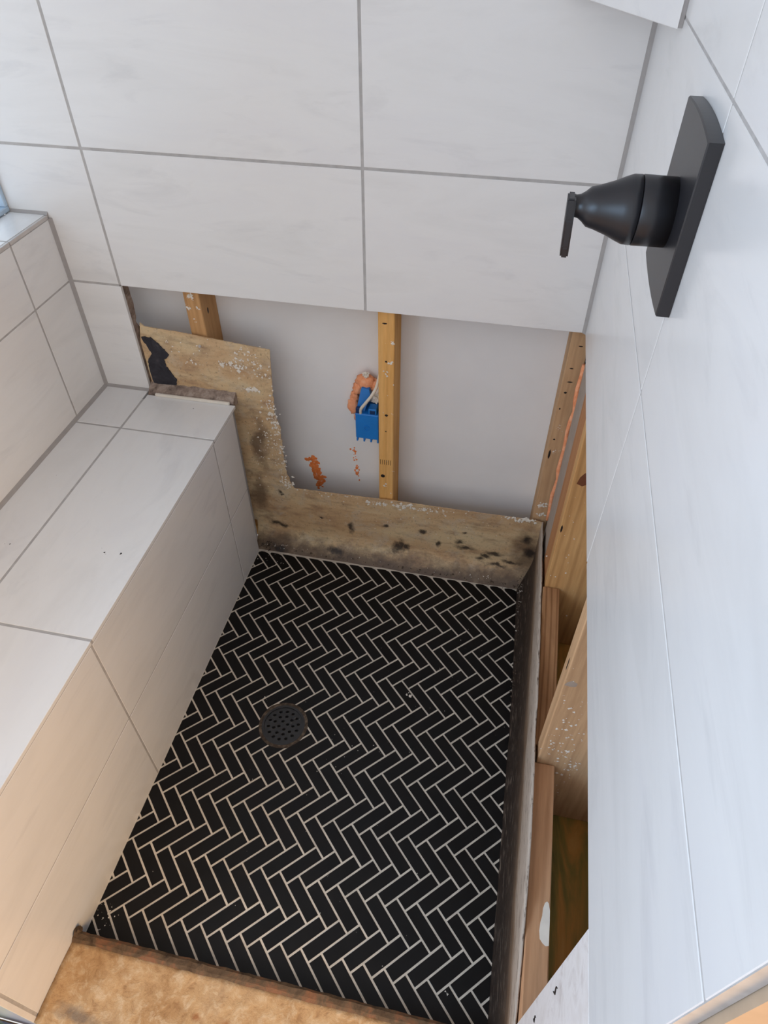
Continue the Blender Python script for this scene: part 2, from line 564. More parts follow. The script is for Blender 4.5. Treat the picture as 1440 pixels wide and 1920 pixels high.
# ------------------------------------------------------------------ right wall
bm = bmesh.new()
box(bm, 0.0007, 0.0115, YEND + 0.002, -0.0005, Z0 + 0.002, TOP)
box(bm, 0.0007, 0.0115, YEND + 0.002, -1.1785, -0.02, Z0 + 0.002)
wall_right = tag(bm_obj('wall_right', bm, GROUT), 'right shower wall of large pale bluish tiles, its foot cut away', 'wall', kind='structure')
rz = [Z0, Z1, Z2, 1.78, 2.09, TOP]
for y0, y1 in ((-0.6841, -0.0045), (YEND, -0.6841)):
    for z0, z1 in zip(rz, rz[1:]):
        box_obj('tile', (0, TH, y0 + G, y1 - G * 0.6, z0 + (0.0018 if z0 > Z0 else 0), z1 - 0.0018), TILE_Y, wall_right, 0.0006)
box_obj('tile', (0, TH, YEND + G, -1.177, -0.02, Z0 - 0.0012), SMEAR, wall_right, 0.0006)
for y, z, ln in ((-1.197, 0.690, .030), (-1.200, 0.530, .022)):
    bm = bmesh.new()
    tube(bm, [(-0.0002, y + 0.003 * math.sin(k * 2.1), z - ln * k / 4) for k in range(5)], 0.0016, 6, [0.0004, 0.0012, 0.0015, 0.0012, 0.0004])
    bm_obj('gouge', bm, IRON, wall_right)
# painted end of the wall towards the bathroom
tag(box_obj('trim_1', (0.0125, 0.205, YEND - 0.004, YEND + 0.02, -0.06, TOP), PAINT), 'cream painted end face of the right wall', 'wall end', kind='structure')

# ------------------------------------------------------------------ left half wall, sill and window
bm = bmesh.new()
box(bm, XG - 0.03, XW - 0.0007, -1.62, -0.001, -0.05, 1.0105)
wall_left = tag(bm_obj('wall_left', bm, GROUT), 'low tiled wall behind the bench carrying the window sill', 'wall', kind='structure')
yc = [-0.003, -0.154, -0.766, -1.378, -1.62]
for y1, y0 in zip(yc, yc[1:]):
    for z0, z1 in ((ZB + 0.002, Z0), (Z0, 1.0105)):
        box_obj('tile', (XW - TH, XW, y0 + G, y1 - G, z0 + G, z1 - G * 0.5), TILE_Y, wall_left, 0.0006)
    box_obj('sill_tile', (XG, XW - 0.0065, y0 + G, y1 - G, 1.010, 1.020), TILE_Y, wall_left, 0.0006)
    box_obj('edge_profile', (XW - 0.0055, XW + 0.0005, y0 + G * .5, y1 - G * .5, 1.011, 1.0195), TRIM, wall_left, 0.0006)
bm = bmesh.new()
for b in ((XG - .045, XG - .001, -1.6, -0.001, 1.0205, 1.032), (XG - .045, XG - .001, -1.6, -0.001, 2.2, 2.24), (XG - .045, XG - .001, -0.012, -0.001, 1.032, 2.2),
          (XG - .045, XG - .001, -1.6, -1.56, 1.032, 2.2), (XG - .04, XG - .008, -0.79, -0.76, 1.032, 2.2)):
    box(bm, *b, bev=0.002)
win = tag(bm_obj('window_1', bm, VINYL), 'bright window above the tiled sill at the left edge', 'window', kind='structure')
box_obj('pane', (XG - .028, XG - .024, -1.56, -0.79, 1.032, 2.2), PANE, win)
box_obj('pane', (XG - .028, XG - .024, -0.76, -0.012, 1.032, 2.2), PANE, win)
tag(box_obj('wall_upper_left', (XG - 0.03, XG - 0.004, -1.6, -0.001, 2.24, TOP), DRYWALL), 'wall strip above the window', 'wall', kind='structure')

tag(box_obj('ceiling', (-1.45, 0.205, -1.75, 0.124, TOP + 0.001, TOP + 0.03), DRYWALL), 'white ceiling over the shower', 'ceiling', kind='structure')

# ------------------------------------------------------------------ bench
bench = tag(empty('shower_bench', ((XB + XW) / 2, -0.65, 0)), 'built-in shower bench clad in large pale tiles', 'bench')
bm = bmesh.new()
box(bm, XW + 0.001, XB - 0.0007, -1.3075, -0.0415, -0.05, ZB - 0.0007)
box(bm, XW + 0.001, -1.115, -0.0415, -0.002, 0.2, ZB - 0.0007)
box(bm, -1.10, -0.879, -0.0415, 0.0108, -0.05, 0.535)
bm_obj('core', bm, GROUT, bench)
xs = [XW + 0.0015, -1.1120, XB]
for i, (x0, x1) in enumerate(zip(xs, xs[1:])):
    for y1, y0 in ((-0.002 if i == 0 else -0.018, -0.172), (-0.172, -0.788), (-0.788, -1.3085)):
        box_obj('tile', (x0 + (G if i else 0), x1 - (0 if i else G), y0 + G, y1 - G, ZB - TH, ZB), TILE_Y, bench, 0.0006)
for y1, y0 in ((-0.040, -0.178), (-0.178, -0.793), (-0.793, -1.2975)):
    for z0, z1 in ((-0.01, 0.269), (0.269, ZB - TH - 0.0005)):
        box_obj('tile', (XB - TH, XB, y0 + 0.0028, y1 - 0.0028, z0 + 0.0020, z1 - 0.0020), TILE_Y, bench, 0.0006)
box_obj('end_tile', (XW + 0.002, XB, -1.3100, -1.3000, -0.05, ZB - TH - 0.001), TILE_X, bench, 0.0006)

def bead(parent, a, b, u, v, r):
    """slightly hollow caulk fillet from a to b in the corner spanned by u and v"""
    a, b, u, v = map(Vector, (a, b, u, v))
    pr = [Vector((0, 0, 0)), u * r, u * r * .42 + v * r * .42, v * r]
    bm = bmesh.new()
    A = [bm.verts.new(a + q) for q in pr]; B = [bm.verts.new(b + q) for q in pr]
    bm.faces.new(A); bm.faces.new(B[::-1])
    for k in range(4):
        bm.faces.new((A[k], B[k], B[(k + 1) % 4], A[(k + 1) % 4]))
    bm_obj('caulk_bead', bm, CAULK, parent)


bead(wall_back, (-0.0001, -0.0001, Z0), (-0.0001, -0.0001, TOP), (-1, 0, 0), (0, -1, 0), 0.0075)
bead(wall_back, (XW + .0001, -0.0001, ZB + .0005), (XW + .0001, -0.0001, 1.012), (1, 0, 0), (0, -1, 0), 0.0075)
bead(wall_back, (XG, -0.0001, 1.0201), (XW, -0.0001, 1.0201), (0, 0, 1), (0, -1, 0), 0.006)
bead(bench, (XW + .0001, -0.003, ZB + .0001), (XW + .0001, -1.308, ZB + .0001), (1, 0, 0), (0, 0, 1), 0.0075)
bead(bench, (XW + .001, -0.0001, ZB + .0001), (-1.113, -0.0001, ZB + .0001), (0, -1, 0), (0, 0, 1), 0.0065)

# ------------------------------------------------------------------ floor: herringbone mosaic
def clip(poly, a, b):
    """keep the part of a convex polygon left of the directed line a->b"""
    out = []
    side = lambda p: (b[0] - a[0]) * (p[1] - a[1]) - (b[1] - a[1]) * (p[0] - a[0])
    for i, p in enumerate(poly):
        q = poly[(i + 1) % len(poly)]
        sp, sq = side(p), side(q)
        if sp >= 0: out.append(p)
        if (sp > 0 > sq) or (sp < 0 < sq):
            t = sp / (sp - sq)
            out.append((p[0] + (q[0] - p[0]) * t, p[1] + (q[1] - p[1]) * t))
    return out


def area(poly):
    return 0.5 * abs(sum(p[0] * q[1] - q[0] * p[1] for p, q in zip(poly, poly[1:] + poly[:1])))


def outside_circle(poly, c, r):
    """pieces of a polygon outside a circle"""
    pts = []
    for p, q in zip(poly, poly[1:] + poly[:1]):
        L = math.hypot(q[0] - p[0], q[1] - p[1])
        k = max(1, int(L / 0.0006))
        pts += [(p[0] + (q[0] - p[0]) * i / k, p[1] + (q[1] - p[1]) * i / k, i == 0) for i in range(k)]
    ins = [math.hypot(p[0] - c[0], p[1] - c[1]) < r for p in pts]
    if not any(ins): return [poly]
    if all(ins): return []
    n = len(pts)
    s = next(i for i in range(n) if ins[i - 1] and not ins[i])
    runs, cur = [], []
    for k in range(n):
        i = (s + k) % n
        if not ins[i]: cur.append(i)
        elif cur:
            runs.append(cur); cur = []
    if cur: runs.append(cur)
    res = []
    for run in runs:
        pc = [pts[i][:2] for j, i in enumerate(run) if pts[i][2] or j in (0, len(run) - 1)]
        a0 = math.atan2(pc[-1][1] - c[1], pc[-1][0] - c[0])
        a1 = math.atan2(pc[0][1] - c[1], pc[0][0] - c[0])
        d = (a1 - a0 + math.pi) % (2 * math.pi) - math.pi
        for k in range(1, 8):
            a = a0 + d * k / 8
            pc.append((c[0] + r * math.cos(a), c[1] + r * math.sin(a)))
        res.append(pc)
    return res


U = 0.1325 / (3 * math.sqrt(2))
SQ = math.sqrt(0.5)
O = (-0.8475, -1.0815)
HG = 0.0021
DRAIN, DR = (-0.594, -0.610), 0.0635
bounds = [((-0.0100, -1.17), (-0.0165, -0.40)), ((-0.0165, -0.40), (-0.0275, -0.037)), ((-0.0275, -0.037), (XB + 0.001, -0.044)),
          ((XB + 0.001, -0.044), (XB + 0.001, -1.17)), ((XB + 0.001, -1.17), (-0.0100, -1.17))]
bm = bmesh.new()
es = []
for lp in ([(XB - 0.004, -1.20), (0.0015, -1.20), (0.0015, 0.010), (XB - 0.004, 0.010)],
           [(DRAIN[0] + 0.060 * math.cos(2 * math.pi * k / 48), DRAIN[1] + 0.060 * math.sin(2 * math.pi * k / 48)) for k in range(48)]):
    vs = [bm.verts.new((x, y, 0.0)) for x, y in lp]
    es += [bm.edges.new((vs[k], vs[(k + 1) % len(vs)])) for k in range(len(vs))]
bmesh.ops.triangle_fill(bm, use_beauty=True, use_dissolve=False, edges=es)
ex = bmesh.ops.extrude_face_region(bm, geom=list(bm.faces))
bmesh.ops.translate(bm, vec=(0, 0, -0.05), verts=[g for g in ex['geom'] if isinstance(g, bmesh.types.BMVert)])
floor = tag(bm_obj('floor', bm, FLOOR_GROUT), 'shower floor of black herringbone mosaic in pale grout', 'floor', kind='structure')


def toworld(e1, e2, i, j):
    a = (e1 + i - 3 * j) * U
    b = (e2 + i + 3 * j) * U
    return (O[0] + (a + b) * SQ, O[1] + (a - b) * SQ)


tiles = []
hg = HG / U
for i in range(-3, 46):
    for j in range(-12, 4):
        for kind, (a0, a1, b0, b1) in (('s', (0, 3, 0, 1)), ('b', (0, 1, 1, 4))):
            q = [toworld(a0 + hg, b1 - hg, i, j), toworld(a1 - hg, b1 - hg, i, j), toworld(a1 - hg, b0 + hg, i, j), toworld(a0 + hg, b0 + hg, i, j)]
            full = area(q)
            poly = q
            for l in bounds:
                poly = clip(poly, *l)
                if len(poly) < 3: break
            if len(poly) < 3 or area(poly) < 0.000008: continue
            whole = abs(area(poly) - full) < 1e-8
            if not whole and max(p[1] for p in poly) > -0.0455:      # nipped, rounded ends along the back
                out = []
                for a, b, c in zip(poly[-1:] + poly[:-1], poly, poly[1:] + poly[:1]):
                    if b[1] > -0.0465:
                        for e in (a, c):
                            L = math.hypot(e[0] - b[0], e[1] - b[1]) or 1
                            t = min(0.0075, L * 0.42) / L
                            out.append((b[0] + (e[0] - b[0]) * t, b[1] + (e[1] - b[1]) * t))
                    else:
                        out.append(b)
                poly = out
            cx = sum(p[0] for p in poly) / len(poly); cy = sum(p[1] for p in poly) / len(poly)
            if math.hypot(cx - DRAIN[0], cy - DRAIN[1]) < DR + 0.06:
                for pc in outside_circle(poly, DRAIN, DR):
                    if len(pc) >= 3 and area(pc) > 0.00001:
                        tiles.append((pc, kind, whole and abs(area(pc) - full) < 1e-8, pc is not poly))
            else:
                tiles.append((poly, kind, whole, False))


def mosaic_bm(poly, inset=True):
    bm = bmesh.new()
    c = Vector((sum(p[0] for p in poly) / len(poly), sum(p[1] for p in poly) / len(poly), 0))
    ins = []
    for p in poly:
        d = c - Vector((p[0], p[1], 0))
        ins.append(Vector((p[0], p[1], 0)) + d.normalized() * min(0.0009, d.length * .2) if inset else Vector((p[0], p[1], 0)))
    lo = [bm.verts.new((p[0], p[1], -0.003)) for p in poly]
    mid = [bm.verts.new((p[0], p[1], 0.0001)) for p in poly]
    hi = [bm.verts.new((p.x, p.y, 0.0008)) for p in ins]
    n = len(poly)
    bm.faces.new(hi)
    for k in range(n):
        bm.faces.new((lo[k], lo[(k + 1) % n], mid[(k + 1) % n], mid[k]))
        bm.faces.new((mid[k], mid[(k + 1) % n], hi[(k + 1) % n], hi[k]))
    return bm


def seen(poly):
    """rough size on the picture: nearer and larger first"""
    cx = sum(p[0] for p in poly) / len(poly); cy = sum(p[1] for p in poly) / len(poly)
    v = Vector((cx, cy, 0)) - cam.location
    return area(poly) * abs(v.normalized().z) / v.length_squared


tiles.sort(key=lambda t: -seen(t[0]))
full_me = None
rest = bmesh.new()
for idx, (poly, kind, whole, cut) in enumerate(tiles):
    if idx < 300:
        c = Vector((sum(p[0] for p in poly) / len(poly), sum(p[1] for p in poly) / len(poly), 0))
        if whole:
            ang = math.radians(45 if kind == 's' else -45)
            if full_me is None:
                hx, hy = 1.5 * U - HG, 0.5 * U - HG
                b = mosaic_bm([(-hx, -hy), (hx, -hy), (hx, hy), (-hx, hy)])
                bmesh.ops.recalc_face_normals(b, faces=b.faces)
                full_me = bpy.data.meshes.new('mosaic_tile')
                b.to_mesh(full_me); b.free()
                full_me.materials.append(MOSAIC)
            link('tile', full_me, floor, (c.x, c.y, random.uniform(-.0003, .0003)), (random.uniform(-.006, .006), random.uniform(-.004, .004), ang))
        else:
            bm_obj('tile', mosaic_bm(poly, not cut), MOSAIC, floor)
    else:
        b = mosaic_bm(poly, not cut)
        me = bpy.data.meshes.new('tmp'); b.to_mesh(me); b.free()
        rest.from_mesh(me); bpy.data.meshes.remove(me)
if len(rest.verts):
    tag(bm_obj('tile_offcuts', rest, MOSAIC, floor), kind='stuff')
else:
    rest.free()

# ------------------------------------------------------------------ drain
drain = tag(empty('floor_drain', (DRAIN[0], DRAIN[1], 0)), 'round dark perforated drain grate set in the herringbone floor', 'drain')


def ring_bm(r0, r1, z0, z1, seg=56, jit=0):
    bm = bmesh.new()
    L = []
    for k in range(seg):
        a = 2 * math.pi * k / seg
        j = random.uniform(-jit, jit)
        L.append([bm.verts.new((DRAIN[0] + r * math.cos(a), DRAIN[1] + r * math.sin(a), z)) for r, z in ((r0, z0), (r0, z1), (r1 + j, z1), (r1 + j, z0))])
    for k in range(seg):
        a, b = L[k], L[(k + 1) % seg]
        for q in range(4):
            bm.faces.new((a[q], a[(q + 1) % 4], b[(q + 1) % 4], b[q]))
    return bm


bm_obj('mortar_ring', ring_bm(0.0555, 0.0645, -0.004, 0.0003, jit=.0012), GRIME, drain)
bm_obj('rim', ring_bm(0.0500, 0.0556, -0.006, 0.0010), DRAIN_DARK, drain)
bm = bmesh.new()
loops = [(0, 0, 0.0505)]
hl = [(0.0115, 4, .4), (0.0250, 9, .1), (0.0385, 14, .25)]
for r, n, ph in hl:
    for k in range(n):
        a = 2 * math.pi * k / n + ph
        loops.append((r * math.cos(a), r * math.sin(a), 0.0036))
es = []
for cx, cy, r in loops:
    sg = 48 if r > .02 else 10
    vs = [bm.verts.new((DRAIN[0] + cx + r * math.cos(2 * math.pi * k / sg), DRAIN[1] + cy + r * math.sin(2 * math.pi * k / sg), -0.0022)) for k in range(sg)]
    es += [bm.edges.new((vs[k], vs[(k + 1) % sg])) for k in range(sg)]
bmesh.ops.triangle_fill(bm, use_beauty=True, use_dissolve=False, edges=es)
ex = bmesh.ops.extrude_face_region(bm, geom=list(bm.faces))
bmesh.ops.translate(bm, vec=(0, 0, -0.003), verts=[g for g in ex['geom'] if isinstance(g, bmesh.types.BMVert)])
bm_obj('grate', bm, DRAIN_DARK, drain)
for r, n, ph in hl:                                   # raised lips around the holes
    for k in range(n):
        a = 2 * math.pi * k / n + ph
        bm = bmesh.new()
        cx, cy = DRAIN[0] + r * math.cos(a), DRAIN[1] + r * math.sin(a)
        L = []
        for q in range(10):
            t = 2 * math.pi * q / 10
            L.append([bm.verts.new((cx + rr * math.cos(t), cy + rr * math.sin(t), z)) for rr, z in ((.0036, -.0022), (.0042, -.0015), (.0050, -.0022))])
        for q in range(10):
            A, B = L[q], L[(q + 1) % 10]
            bm.faces.new((A[0], A[1], B[1], B[0])); bm.faces.new((A[1], A[2], B[2], B[1]))
        bm_obj('hole_lip', bm, DRAIN_DARK, drain)
bm = bmesh.new()
bmesh.ops.create_circle(bm, cap_ends=True, segments=32, radius=0.054, matrix=Matrix.Translation((DRAIN[0], DRAIN[1], -0.0068)))
bm_obj('pit', bm, DRAIN_PIT, drain)

# ------------------------------------------------------------------ liner sheet along the back wall
outline = [(-1.106, 0.553), (-1.106, 0.70), (-1.094, 0.755), (-1.084, 0.745), (-0.984, 0.739), (-0.87, 0.728), (-0.751, 0.718), (-0.757, 0.615), (-0.761, 0.528),
           (-0.756, 0.493), (-0.750, 0.475), (-0.753, 0.379), (-0.749, 0.309), (-0.741, 0.268), (-0.731, 0.246), (-0.586, 0.249), (-0.416, 0.254), (-0.236, 0.253),
           (-0.083, 0.255), (-0.023, 0.257), (0.004, 0.252), (0.004, 0.085)]
pts = []
for k, ((a, b), (c, d)) in enumerate(zip(outline, outline[1:])):
    L = math.hypot(c - a, d - b)
    n = max(1, int(L / 0.006)) if 1 < k < 20 else 1
    for q in range(n):
        t = q / n
        j = random.uniform(-1, 1) * (0.0022 if 7 <= k <= 12 else 0.0007) if q else 0
        pts.append((a + (c - a) * t + (j if 6 <= k <= 12 else 0), b + (d - b) * t + (0 if 6 <= k <= 12 else j)))
pts.append(outline[-1])
NB = 40
bot = [(0.004 + (-0.874) * k / NB, 0.085) for k in range(1, NB + 1)]
pts += bot + [(-1.106, 0.085)]
bm = bmesh.new()
fr = [bm.verts.new((x, 0.0115, z)) for x, z in pts]
bk = [bm.verts.new((x, 0.0145, z)) for x, z in pts]
bm.faces.new(fr); bm.faces.new(bk[::-1])
n = len(pts)
for k in range(n):
    bm.faces.new((fr[k], bk[k], bk[(k + 1) % n], fr[(k + 1) % n]))
rows_ = 8
prev = [bm.verts.new((0.004 + (-0.874) * k / NB, 0.0115, 0.085)) for k in range(NB + 1)]
for r in range(1, rows_ + 1):
    t = r / rows_
    z = 0.085 * (1 - t) - 0.001
    cur = [bm.verts.new((0.004 + (-0.874) * k / NB, 0.0115 - 0.0485 * t ** 2.2 + 0.002 * noise.noise(Vector((k * .4, r * .5, 1.3))) * t, z)) for k in range(NB + 1)]
    for k in range(NB):
        bm.faces.new((prev[k], prev[k + 1], cur[k + 1], cur[k]))
    prev = cur
bmesh.ops.remove_doubles(bm, verts=bm.verts, dist=1e-5)
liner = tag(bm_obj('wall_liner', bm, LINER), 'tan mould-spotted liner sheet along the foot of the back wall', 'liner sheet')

# right-hand liner flap with a wavy top edge
bm = bmesh.new()
topz = [(0.010, .255), (-0.03, .262), (-0.10, .27), (-0.16, .285), (-0.25, .312), (-0.30, .305), (-0.45, .325), (-0.60, .338), (-0.70, .335), (-0.78, .35), (-0.9, .352), (-1.0, .335), (-1.1, .305), (-1.176, .285)]


def tz(y):
    for (a, za), (b, zb) in zip(topz, topz[1:]):
        if b <= y <= a: return za + (zb - za) * (y - a) / (b - a)
    return topz[-1][1]


NY, NZ = 90, 10
gridf, gridb = [], []
for i in range(NY + 1):
    y = 0.010 - 1.186 * i / NY
    ed = -0.0275 + 0.0110 * min(1, max(0, (-y - 0.04) / .36)) + 0.0065 * min(1, max(0, (-y - .4) / .77))
    zt = tz(y) + 0.004 * noise.noise(Vector((y * 30, 0, 0))) + 0.002 * noise.noise(Vector((y * 90, 3, 0)))
    cf, cb = [], []
    for k in range(NZ + 1):
        t = k / NZ
        z = -0.001 + (zt + 0.001) * t
        cv = max(0.0, 1 - z / 0.10)
        x = 0.002 + (ed - 0.004 - 0.002) * cv ** 2.0 + 0.0012 * noise.noise(Vector((y * 14, z * 14, 5)))
        cf.append(bm.verts.new((x, y, z)))
        cb.append(bm.verts.new((x + 0.0035, y, z)))
    gridf.append(cf); gridb.append(cb)
for i in range(NY):
    for k in range(NZ):
        bm.faces.new((gridf[i][k], gridf[i + 1][k], gridf[i + 1][k + 1], gridf[i][k + 1]))
        bm.faces.new((gridb[i][k], gridb[i][k + 1], gridb[i + 1][k + 1], gridb[i + 1][k]))
    bm.faces.new((gridf[i][NZ], gridf[i + 1][NZ], gridb[i + 1][NZ], gridb[i][NZ]))
tag(bm_obj('liner_flap', bm, FLAP, smooth=True), 'grimy liner flap standing along the right edge of the black floor', 'liner sheet')

# torn black tar paper at the left of the opening
tp = [(-1.100, 0.716), (-1.072, 0.716), (-1.057, 0.701), (-1.043, 0.683), (-1.032, 0.669), (-1.051, 0.651), (-1.049, 0.631), (-1.041, 0.616), (-1.028, 0.593), (-1.032, 0.576),
      (-1.07, 0.571), (-1.099, 0.575), (-1.100, 0.621), (-1.098, 0.645), (-1.082, 0.667), (-1.092, 0.693)]
pts = []
for (a, b), (c, d) in zip(tp, tp[1:] + tp[:1]):
    for q in range(5):
        t = q / 5
        pts.append((a + (c - a) * t + random.uniform(-.0016, .0016), b + (d - b) * t + random.uniform(-.0016, .0016)))
bm = bmesh.new()
prism(bm, pts, lambda x, z: (x, 0.0085, z), lambda x, z: (x, 0.0112, z))
tag(bm_obj('tar_paper', bm, TAR), 'torn scrap of black tar paper above the bench corner', 'tar paper')

# old thinset ledge between bench top and liner, with a white caulk lip
bm = bmesh.new()
NX = 36
prev = None
for k in range(NX + 1):
    x = -1.1085 + (0.2455) * k / NX
    row = []
    for y, z in ((-0.0165, 0.540), (-0.0165, 0.556), (-0.006, 0.566), (0.004, 0.572), (0.0112, 0.575), (0.0112, 0.540)):
        j = 0.0035 * noise.noise(Vector((x * 70, y * 120, z * 90)))
        row.append(bm.verts.new((x, y + (0 if y in (0.0112,) else j * .4), z + (j if z > .55 else 0))))
    if prev:
        for q in range(6):
            bm.faces.new((prev[q], row[q], row[(q + 1) % 6], prev[(q + 1) % 6]))
    else:
        bm.faces.new(row)
    prev = row
bm.faces.new(prev[::-1])
tag(bm_obj('thinset_ledge', bm, MORTAR), 'rough ledge of old thinset behind the bench top', 'mortar ledge')
tag(box_obj('caulk_lip', (-1.085, -0.872, -0.024, -0.0172, ZB + 0.0002, ZB + 0.0075), PLASTER, None, 0.001), 'white raised lip along the back edge of the bench top', 'caulk strip')

# ------------------------------------------------------------------ studs of the back wall
def stud(name, b, mat, label, nails=(), group=None):
    o = tag(box_obj(name, b, mat, None, 0.002), label, 'stud', group)
    return o


def mark(parent, x, y, z, sx, sy, sz, mat=None, name='nail'):
    bm = bmesh.new()
    blob(bm, (x, y, z), 1.0, (sx, sy, sz), 0.4, 1, 2.0, random.random() * 9)
    bm_obj(name, bm, mat or IRON, parent)


sl = stud('wall_stud', (-0.962, -0.920, 0.0225, 0.1105, 0.042, TOP), PINE_TAN, 'brown wall stud above the bench, lower end behind the liner')
sc_ = stud('wall_stud', (-0.473, -0.432, 0.0225, 0.1105, 0.042, TOP), PINE, 'yellow pine wall stud beside the blue electrical box')
sk = stud('wall_stud', (-0.025, 0.017, 0.0225, 0.1105, 0.042, TOP), PINE_DUSTY, 'dusty corner wall stud to the right of the open drywall bay')
for x, z, a, b in ((-.457, .819, .006, .002), (-.453, .715, .003, .003), (-.452, .551, .005, .004), (-.453, .498, .002, .002), (-.462, .337, .006, .006)):
    mark(sc_, x, 0.0222, z, a, 0.0012, b, name='staple' if a > 2 * b else 'nail')
for k in range(6):                                    # row of saw nicks
    box_obj('saw_nick', (-.469 + k * .0058, -.4680 + k * .0058, 0.0218, 0.024, .380, .397), IRON, sc_)
for x, z, a, b in ((-.001, .813, .006, .0015), (-.010, .753, .005, .0015), (-.007, .716, .007, .0016), (-.012, .685, .004, .003), (-.017, .637, .002, .003), (-.014, .542, .003, .003), (-.018, .490, .003, .017)):
    mark(sk, x, 0.0222, z, a, 0.0012, b, name='staple' if a > 2 * b else 'nail')
mark(sl, -.905 - .0152, 0.055, .785, .0012, .004, .009)
tag(box_obj('sill_plate', (-1.2, 0.1005, 0.0225, 0.1105, 0.0, 0.0415), PINE, None, 0.002), 'bottom plate under the studs of the back wall', 'plate')
sw = bmesh.new()
bmesh.ops.create_cone(sw, cap_ends=True, segments=14, radius1=0.0045, radius2=0.0035, depth=0.003,
                      matrix=Matrix.Translation((-0.940, 0.0105, 0.706)) @ Matrix.Rotation(math.pi / 2, 4, 'X'))
bm_obj('screw_head', sw, TRIM, liner)

# ------------------------------------------------------------------ framing inside the right wall
s1 = stud('wall_stud', (0.012, 0.1795, -0.272, -0.234, 0.086, TOP), PINE_GRAIN, 'grainy knotted pine stud in the opened right wall, nearest the corner')
mark(s1, 0.034, -0.2722, 0.668, .012, .0010, .020, KNOT, 'knot')
mark(s1, 0.0155, -0.2722, 0.518, .0025, .0010, .012, IRON, 'nail')
s1b = stud('wall_stud', (0.012, 0.050, -0.2338, -0.140, 0.086, TOP), PINE_DARK, 'reddish brown stud turned flat behind the grainy stud')
tag(box_obj('corner_post', (0.014, 0.050, -0.1395, -0.010, 0.086, TOP), GREY_STAIN_SHADE, None, 0.002), 'post coloured shadow grey between the corner stud and the reddish stud', 'stud')
s2 = stud('wall_stud', (0.012, 0.1795, -0.738, -0.699, 0.086, TOP), PINE_DUSTY, 'dusty pine stud speckled with plaster in the middle of the opened right wall')
mark(s2, 0.025, -0.7382, 0.613, .011, .0008, .010, GREY_STAIN_SHADE, 'stain')
mark(s2, 0.0118, -0.724, 0.65, .0008, .002, .02, IRON, 'gap')
tag(box_obj('blocking_board', (0.0075, 0.0480, -0.6985, -0.2725, 0.0865, 0.312), BLOCK_OLD, None, 0.002), 'weathered dark blocking board between the two right wall studs', 'board')
b2 = tag(box_obj('blocking_board', (0.0075, 0.0480, -1.176, -0.7385, 0.0865, 0.318), BLOCK_NEW, None, 0.002), 'pale smooth blocking board at the near end of the opened right wall', 'board')
bm = bmesh.new()
pp = [(0.0420, -0.9900), (0.0385, -0.9930), (0.0355, -1.0020), (0.0345, -1.0140), (0.0318, -1.0250), (0.0305, -1.0380), (0.0318, -1.0500), (0.0370, -1.0560), (0.0420, -1.0590), (0.0470, -1.0575), (0.0474, -1.0200), (0.0472, -1.0040), (0.0450, -0.9930)]
prism(bm, pp, lambda x, y: (x, y, 0.3187), lambda x, y: (x, y, 0.3178))
bm_obj('plaster_patch', bm, PLASTER, b2)
tag(box_obj('sill_plate', (0.0118, 0.1795, -1.27, -0.0095, 0.04, 0.0855), PLATE, None, 0.002), 'green stained treated plate at the bottom of the right wall bay', 'plate')
bm = bmesh.new()
tube(bm, [(0.0130 + 0.002 * math.sin(k * 1.7), -0.004 + 0.004 * math.sin(k * .9), 0.28 + 0.50 * k / 16) for k in range(17)], 0.004, 8, [0.0044 + 0.0020 * abs(math.sin(k * 1.3)) for k in range(17)])
tag(bm_obj('foam_bead', bm, FOAM, smooth=True), 'long orange foam bead down the corner stud', 'foam bead')

# ------------------------------------------------------------------ blue electrical box, cable and foam
eb = tag(empty('electrical_box', (-0.510, 0.076, 0.43)), 'blue plastic electrical box seen from behind beside the pine stud', 'electrical box')
box_obj('body', (-0.543, -0.4775, 0.045, 0.1085, 0.444, 0.528), BLUE, eb, 0.0025)
for k in range(4):
    x = -0.5415 + k * 0.0195
    box_obj('tooth', (x, x + 0.0045, 0.045, 0.060, 0.434, 0.446), BLUE, eb, 0.0008)
bm = bmesh.new()
for k in range(24):
    a = 2 * math.pi * k / 24
for r0, r1, yy in ((0.0062, 0.0086, 0.0434),):
    L = [[bm.verts.new((-0.512 + r * math.cos(2 * math.pi * k / 24), y, 0.483 + r * math.sin(2 * math.pi * k / 24))) for r, y in ((r0, 0.0452), (r0, yy), (r1, yy), (r1, 0.0452))] for k in range(24)]
    for k in range(24):
        for q in range(3):
            bm.faces.new((L[k][q], L[k][q + 1], L[(k + 1) % 24][q + 1], L[(k + 1) % 24][q]))
bm_obj('emboss', bm, BLUE, eb)
bm = bmesh.new()
prism(bm, [(-0.543, 0.526), (-0.520, 0.526), (-0.506, 0.580), (-0.509, 0.592), (-0.530, 0.594), (-0.533, 0.580)], lambda x, z: (x, 0.058 + (z - .526) * .2, z), lambda x, z: (x, 0.088 + (z - .526) * .2, z))
bm_obj('clamp_arm', bm, BLUE, eb)
box_obj('clamp', (-0.507, -0.484, 0.047, 0.075, 0.528, 0.546), BLUE, eb, 0.002)
box_obj('clamp_window', (-0.503, -0.488, 0.0462, 0.05, 0.530, 0.542), BLUE_SHADE, eb, 0.001)
box_obj('cable_port', (-0.541, -0.526, 0.0455, 0.056, 0.5285, 0.545), BLUE_SHADE, eb, 0.001)
bm = bmesh.new()
ctrl = [(-0.529, 0.050, 0.526), (-0.526, 0.046, 0.545), (-0.512, 0.043, 0.568), (-0.496, 0.046, 0.592), (-0.485, 0.055, 0.614), (-0.480, 0.066, 0.640), (-0.4775, 0.075, 0.655)]
dense = []
